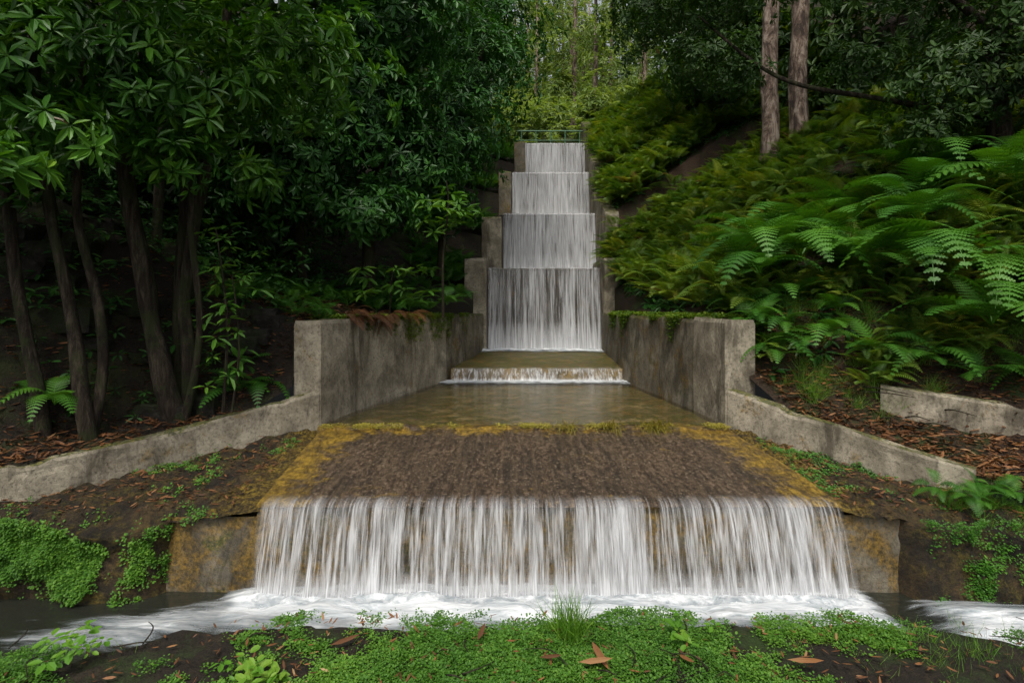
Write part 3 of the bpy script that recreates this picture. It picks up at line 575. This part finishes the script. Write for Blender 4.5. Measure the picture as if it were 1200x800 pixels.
A=Acc();n=1500;y=6.9+rng.random(n)**.8*16;s=.1+rng.random(n)**1.1*6.5;x=np.interp(y,RY,RX)+s;z=zr(x,y)+.08+rng.random(n)*.35
fern(A,np.stack([x,y,z],1),.66,8,FT,(.15,1.1),(-.25,-.25,0))
n=220;y=rng.uniform(12.8,23,n);x=np.interp(y,RY,RX)+.05+rng.random(n)*1.6;fern(A,np.stack([x,y,zr(x,y)+.1],1),.6,8,FT,(.15,1.1),(-.2,-.3,0))
n=340;y=6.2+rng.random(n)*1.5;s=.25+rng.random(n)*3.9;x=np.interp(y,RY,RX)+s;z=zr(x,y)+.05;k=(fbm(x*1.2,y*1.2,99)>-.1)
fern(A,np.stack([x,y,z],1)[k],.42,7,FT,(.15,1.1),(-.1,-.25,0))
A.build('fern_slope',M_fernb)
A=Acc();n=1800;y=rng.uniform(6.5,23,n);s=.1+rng.random(n)*6;x=np.interp(y,RY,RX)+s;rosettes(A,np.stack([x,y,zr(x,y)+.05],1),np.tile([[-.4,-.4,1.]],(n,1)),7,.16,med);A.build('slope_undergrowth',M_mid)
A=Acc();n=160;y=rng.uniform(12.5,24,n);x=np.interp(y,LY,LX)-.25-rng.random(n)*1.5;z=zl(x,y)+.1
fern(A,np.stack([x,y,z],1),.6,7,FT)
n=80;y=rng.uniform(7,12.5,n);x=np.interp(y,LY,LX)-.05-rng.random(n)*1.6;fern(A,np.stack([x,y,zl(x,y)+.03],1),.4,6,FT)
C=np.array([(-1.15,10.0,2.3),(-.95,10.9,2.4),(-3.1,6.5,1.25),(-3.2,6.8,1.5),(-2.9,6.6,1.3),(-4.5,5.6,1.3),(-1.7,9.4,2.2)]);fern(A,C,.55,9,FB,(0,.8),(.2,-.2,0))
A.build('fern_patch',M_fern)
A=Acc();C=np.array([(-1.95,7.7,2.15),(-1.75,8.2,2.15),(-2.1,7.4,2.15),(-1.9,8.0,2.1),(-2.3,8.2,2.2),(-1.6,8.8,2.15)]);fern(A,C,.42,9,FT,(-.5,.5),(.5,-.5,-.3))
C=np.array([(4.6,6.8,2.0),(4.9,6.9,1.9),(5.1,6.7,1.9)]);fern(A,C,.6,8,FT,(-.6,.3),(-.2,-.5,-.4));A.build('dry_fern',M_dry)
A=Acc();n=1500;y=rng.uniform(5.5,11,n);x=np.interp(y,LY,LX)-.7-rng.random(n)*4.5;P=np.stack([x,y,zl(x,y)+.05+rng.random(n)**2*.9],1);rosettes(A,P,np.tile([[0.2,-.3,1.]],(n,1)),6,.11,med);A.build('understory_shrub',M_mid)
def sapling(name,paths,tips,L,k,mt):
    t=tubes(name,paths,M_bark);A=Acc();P=np.array(tips,float);rosettes(A,P,nrm(np.tile([[0,-.2,1.]],(len(P),1))+rng.normal(0,.25,(len(P),3))),k,L,big,(-.3,.4));A.build('leaves',mt,t)
tips=[(-3.05+random.gauss(0,.17),5.95+random.gauss(0,.12),z) for z in np.linspace(1.45,3.1,34)]
sapling('laurel_sapling',[([(-3.05,6.0,1.15),(-3.0,6.0,2.1),(-3.1,5.95,3.1)],[.018,.014,.006]),([(-2.98,6.05,1.15),(-2.9,6.05,1.9),(-2.95,6.0,2.6)],[.014,.01,.006])],tips,.15,5,M_moss)
tips=[(-.98+random.gauss(0,.2),8.7+random.gauss(0,.2),3.75+random.gauss(0,.12)) for _ in range(16)]+[(-1.0,8.7,4.1),(-1.2,8.7,3.4)]
sapling('young_tree',[([(-1.08,8.9,2.1),(-1.06,8.8,3.0),(-.98,8.7,3.8),(-1.0,8.7,4.2)],[.022,.018,.014,.006])],tips,.22,7,M_moss)
tips=[(random.uniform(-2.5,-1.3),random.uniform(8.2,9.5),random.uniform(2.4,2.9)) for _ in range(22)]
sapling('broadleaf_plant',[([(-1.9,8.8,2.1),(-1.85,8.7,2.5),(-1.8,8.6,2.9)],[.015,.012,.006])],tips,.2,6,M_moss)
Vs=[];Fs=[];o=0
for k in range(30):
    x=random.uniform(-6.5,-2.8);y=random.uniform(6.1,7.1) if x<-3.3 else random.uniform(6.7,7.6);r=random.uniform(.12,.32)
    bm=bmesh.new();bmesh.ops.create_icosphere(bm,subdivisions=3,radius=1);V=np.array([v.co[:] for v in bm.verts]);F=np.array([[v.index for v in f.verts] for f in bm.faces]);bm.free()
    V=V*(1+1.0*fbm(V[:,0]*1.3+k*5,V[:,1]*1.3+V[:,2]*1.7,k)[:,None]);V=np.clip(V,[-.9,-.6,-.5],[.7,.75,.6]);V=V+.12*np.stack([fbm(V[:,1]*4,V[:,2]*4,k),fbm(V[:,0]*4,V[:,2]*4,k),fbm(V[:,0]*4,V[:,1]*4,k)],1)
    V=V*np.array([1.3,1,.8])*r+np.array([x,y,float(zl(np.array(x),np.array(y)))-.02])
    Vs.append(V);Fs.append(F+o);o+=len(V)
mesh('rock_pile',np.concatenate(Vs),np.concatenate(Fs),M_rock,False)
curl=leafT(.22,.03,-.12)
def litter(name,P,L,mt):
    n=len(P);th=rng.random(n)*6.28;D=np.stack([np.cos(th),np.sin(th),rng.normal(0,.18,n)],1);A=Acc()
    A.add(*scatter(curl[0],curl[1],P,D,np.tile([[0,0,1.]],(n,1))+rng.normal(0,.35,(n,3)),L*rng.uniform(.5,1.2,n),rng.random(n)));return A.build(name,mt)
n=6500;y=rng.uniform(4.7,7.3,n);s=rng.random(n)**1.3*2.4;x=np.interp(y,RY,RX)+.1+s;Pr=np.stack([x,y,zr(x,y)+.02],1)
n=4200;y=rng.uniform(4.6,8.8,n);s=rng.random(n)**1.3*2;x=np.interp(y,LY,LX)-.1-s;Pl=np.stack([x,y,zl(x,y)+.02],1)
n=1100;x=rng.uniform(-3.6,3.9,n);y=rng.uniform(2.4,3.6,n);k=y<np.interp(x,ex,ey)-.05;Pf=np.stack([x,y,frontz(x,y)+.028],1)[k]
litter('fallen_leaves',np.concatenate([Pr,Pl]),.10,M_dry);litter('fallen_leaves',Pf,.06,M_dry)
n=900;x=np.r_[rng.uniform(-4.4,-2.25,n),rng.uniform(2.7,4.2,n)];y=rng.uniform(4.55,6.2,2*n)
zL,kL=shz(x[:n],y[:n],True);zR,kR=shz(x[n:],y[n:],False)
litter('fallen_leaves',np.concatenate([np.stack([x[:n],y[:n],zL+.02],1)[kL],np.stack([x[n:],y[n:],zR+.02],1)[kR]]),.07,M_dry)
A=Acc()
def one(x,y,ang,L,r): A.add(*scatter(curl[0],curl[1],np.array([[x,y,float(frontz(x,y))+.05]]),np.array([[math.cos(ang),math.sin(ang),.1]]),np.array([[0,-.2,1.]]),np.array([L]),np.array([r])))
one(.52,3.05,1.9,.2,.75);one(.36,3.1,-.15,.19,.98);one(.93,3.18,-1.2,.14,1);one(1.5,3.1,-.4,.18,.9);one(-1.05,3.28,.3,.17,.2);one(-.2,3.3,1.3,.14,.25);one(.15,3.15,-.2,.13,.3)
A.build('eucalyptus_leaves',M_dry)
tw=[]
for k in range(50):
    x=random.uniform(-3.2,3.4);y=random.uniform(2.6,3.4);a=random.random()*6.3;L=random.uniform(.08,.3);z=float(frontz(x,y))+.03
    tw.append(([(x,y,z),(x+math.cos(a)*L*.5,y+math.sin(a)*L*.5,z+.02),(x+math.cos(a+.3)*L,y+math.sin(a+.3)*L,z)],[.004,.004,.002]))
for k in range(60):
    y=random.uniform(5,7);x=float(np.interp(y,RY,RX))+random.uniform(.2,2);a=random.random()*6.3;L=random.uniform(.15,.6);z=float(zr(np.array(x),np.array(y)))+.04
    tw.append(([(x,y,z),(x+math.cos(a)*L*.5,y+math.sin(a)*L*.5,z+.03),(x+math.cos(a+.3)*L,y+math.sin(a+.3)*L,z)],[.008,.007,.003]))
tubes('fallen_twigs',tw,M_bark)
tiny=leafT(.75,.08,.1)
def cover(name,P,L,mt,nb=(0,-.1,1.)):
    A=Acc();n=len(P);rosettes(A,P,np.tile([nb],(n,1))+rng.normal(0,.25,(n,3)),4,L,tiny,(0,.6),.05);return A.build(name,mt)
n=80000;x=rng.uniform(-3.6,3.6,n);e=np.interp(x,ex,ey);y=e-.02-rng.random(n)*1.25
d=fbm(x*2.2,y*2.6,70)+.5*fbm(x*9,y*9,71)+.36*np.exp(-((x-.25)/1.15)**2)*sstep(.02,.25,e-y)-.06
k=(d+rng.normal(0,.05,n))>.045;x=x[k];y=y[k];P=np.stack([x,y,frontz(x,y)+.006+rng.random(len(x))*.02],1);cover('ground_cover',P,.0135,M_moss)
n=34000;x=rng.uniform(-6.5,-2.7,n);z=rng.random(n)*.62;yy_=yb(x,z)-.015
d=fbm(x*1.8,z*3,72)+.6*fbm(x*8,z*8,76)+.14*sstep(-2.9,-4.0,x)-.10;k=(d+rng.normal(0,.06,n))>.05
P1=np.stack([x,yy_,z],1)[k]
n=4500;x=rng.uniform(-5.0,-2.3,n);y=rng.uniform(4.5,6.2,n);z,kk=shz(x,y,True);d=fbm(x*2,y*2,73)+.6*fbm(x*8,y*8,77)+.15*(1-sstep(4.5,4.8,y));k=(d+rng.normal(0,.05,n)>.13)&kk;P2=np.stack([x,y,z+.01],1)[k]
cover('bank_moss',np.concatenate([P1,P2]),.020,M_moss,(0,-.8,.7))
n=5000;x=rng.uniform(2.65,4.9,n);y=rng.uniform(4.55,6.2,n);z,kk=shz(x,y,False);d=fbm(x*2,y*2,75)+.6*fbm(x*8,y*8,78);k=(d+rng.normal(0,.05,n)>.2)&kk
n2_=9000;x2=rng.uniform(3.2,6.5,n2_);z2=rng.random(n2_)*.6;d2=fbm(x2*1.8,z2*3,79)+.6*fbm(x2*8,z2*8,80)+.35*(z2-.4);k2=d2+rng.normal(0,.06,n2_)>.12
cover('bank_moss',np.concatenate([np.stack([x,y,z+.01],1)[k],np.stack([x2,yb(x2,z2)-.015,z2],1)[k2]]),.018,M_fern,(0,-.6,1))
A=Acc()
def strip(P,L): rosettes(A,P,np.tile([[0,-.1,1.]],(len(P),1))+rng.normal(0,.3,(len(P),3)),4,L,tiny,(0,.6),.2)
n=3500;y=rng.uniform(7.2,10.3,n);x=np.interp(y,[6.5,8,10.4],[-2.2,-1.92,-1.22])-rng.random(n)**.7*.5;k=fbm(x*3,y*3,80)>-.02;strip(np.stack([x,y,x*0+2.13],1)[k],.04)
n=3500;y=rng.uniform(6.9,12,n);x=np.interp(y,[6.5,7.4,9,10.4,12.8],[2.44,2.37,2.22,2.04,2.03])+rng.random(n)**.7*.5;k=fbm(x*3,y*3,81)+.1*(y>8)>-.02;strip(np.stack([x,y,x*0+2.12+.05*rng.random(n)],1)[k],.035)
n=2200;y=rng.uniform(7.6,12,n);h=rng.random(n)**2*.45;x=np.interp(y,[6.5,8,10.4,12.8],[-2.17,-1.89,-1.19,-.62])+.015;k=fbm(y*2.2,y*0,83)+.1-h*.6>0;strip(np.stack([x,y,2.13-h],1)[k],.03)
n=2200;y=rng.uniform(7.6,12,n);h=rng.random(n)**2*.45;x=np.interp(y,[7.4,9,10.4,12.8],[2.36,2.19,2.02,2.01])-.015;k=fbm(y*2.2,y*0,84)+.1-h*.6>0;strip(np.stack([x,y,2.13-h],1)[k],.03)
A.build('wall_moss',M_fernb)
A=Acc()
n=2600;x=rng.uniform(-2.15,2.45,n);y=6.47+rng.normal(0,.05,n);k=(fbm(x*3,x*0+3,82)+rng.normal(0,.1,n))>.13;P=np.stack([x,y,x*0+.912],1)[k];rosettes(A,P,np.tile([[0,-.5,1.]],(len(P),1)),4,.018,tiny,(0,.6),.2)
blade=(np.array([[0,-.02,0],[.5,-.016,.12],[.5,.016,.12],[0,.02,0],[1,0,-.05],[1,0.004,-.05]]),np.array([[0,1,2,3],[1,4,5,2]]))
for cx in (.62,1.1,1.55,1.68):
    n=90;P=np.stack([cx+rng.normal(0,.06,n),6.44+rng.normal(0,.03,n),np.full(n,.92)],1);D=np.stack([rng.normal(0,.4,n),-1+rng.normal(0,.4,n),rng.uniform(-.6,.7,n)],1)
    A.add(*scatter(blade[0]*[1,.6,1],blade[1],P,D,np.tile([[0,0,1.]],(n,1)),rng.uniform(.1,.3,n),rng.random(n)))
A.build('crest_moss',M_mossy)
A=Acc()
def tuft(c,n,L,sp=.5,lean=(0,0),w=.5):
    P=np.array(c)+rng.normal(0,.035,(n,3))*[1,1,0];D=np.stack([rng.normal(lean[0],sp,n),rng.normal(lean[1],sp,n),np.full(n,1.)],1)
    tv=blade[0].copy();tv[:,1]*=w;A.add(*scatter(tv,blade[1],P,D,np.stack([rng.normal(0,1,n),rng.normal(0,1,n),np.full(n,.3)],1),np.stack([L*rng.uniform(.4,1.1,n)]*3,1),rng.random(n)))
tuft((.36,3.40,.28),220,.28,.4);tuft((.30,3.48,.28),90,.24,.5)
for _ in range(40):
    x=random.uniform(-3.3,3.5);y=random.uniform(2.5,3.4);tuft((x,y,float(frontz(x,y))),10,.09,.5)
for _ in range(30):
    x=random.uniform(1.6,3.4);y=float(np.interp(x,ex,ey))-random.uniform(.05,.5);tuft((x,y,.28),18,.15,.5)
for _ in range(190):
    y=random.uniform(6.0,7.4);x=float(np.interp(y,RY,RX))+random.uniform(.3,3.4);tuft((x,y,float(zr(np.array(x),np.array(y)))),60,random.uniform(.15,.32),.6,(-.1,-.3),.25)
for _ in range(50):
    x=random.uniform(3.6,5.2);y=random.uniform(4.5,5.0);z,_k=shz(np.array(x),np.array(y),False);tuft((x,y,float(z)),50,.2,.6,(-.1,-.5),.4)
A.build('grass_tufts',M_grass)
A=Acc();C=[(x,4.55+random.random()*.3,.66+random.random()*.12) for x in np.linspace(3.6,5.4,16)];fern(A,np.array(C),.26,7,FB,(-.4,.7),(-.2,-.5,0));A.build('bank_fern',M_fern)
A=Acc()
for cx,cy,n in ((-2.42,3.15,16),(-1.22,2.95,10),(-1.35,2.9,6),(1.0,3.35,5)):
    P=np.stack([cx+rng.normal(0,.09,n),cy+rng.normal(0,.06,n),.33+rng.random(n)*.13],1);rosettes(A,P,np.tile([[0,-.3,1.]],(n,1)),4,.06,leafT(.5,.04,.1),(-.1,.4))
A.build('leafy_plant',M_grass)

# ================= LIGHT / CAMERA =================
w=bpy.data.worlds.new('World');S.world=w;w.use_nodes=True;nt=w.node_tree
sk=nt.nodes.new('ShaderNodeTexSky');sk.sky_type='NISHITA';sk.sun_disc=False;sk.sun_elevation=math.radians(60);sk.sun_rotation=math.radians(190);sk.air_density=1.0;sk.dust_density=5
hs=nt.nodes.new('ShaderNodeHueSaturation');hs.inputs['Saturation'].default_value=.3;hs.inputs['Value'].default_value=1.25
nt.links.new(sk.outputs[0],hs.inputs['Color']);nt.links.new(hs.outputs[0],nt.nodes['Background'].inputs[0]);nt.nodes['Background'].inputs[1].default_value=.145
sd=bpy.data.lights.new('sun','SUN');sd.energy=2.2;sd.angle=math.radians(14);sd.color=(1,.94,.82)
so=link(bpy.data.objects.new('sun',sd))
el=math.radians(60);az=math.radians(190)
d=Vector((math.sin(az)*math.cos(el),math.cos(az)*math.cos(el),math.sin(el)));so.rotation_euler=d.to_track_quat('Z','Y').to_euler()
cd=bpy.data.cameras.new('camera');cd.lens=20;cd.sensor_width=36;cd.shift_y=-.0333;cd.clip_end=1000;cd.clip_start=.05
co=link(bpy.data.objects.new('camera',cd));co.location=(0,0,2.26);co.rotation_euler=(math.radians(90),0,0);S.camera=co
S.view_settings.view_transform='Standard';S.view_settings.look='None';S.view_settings.exposure=0
print('done')
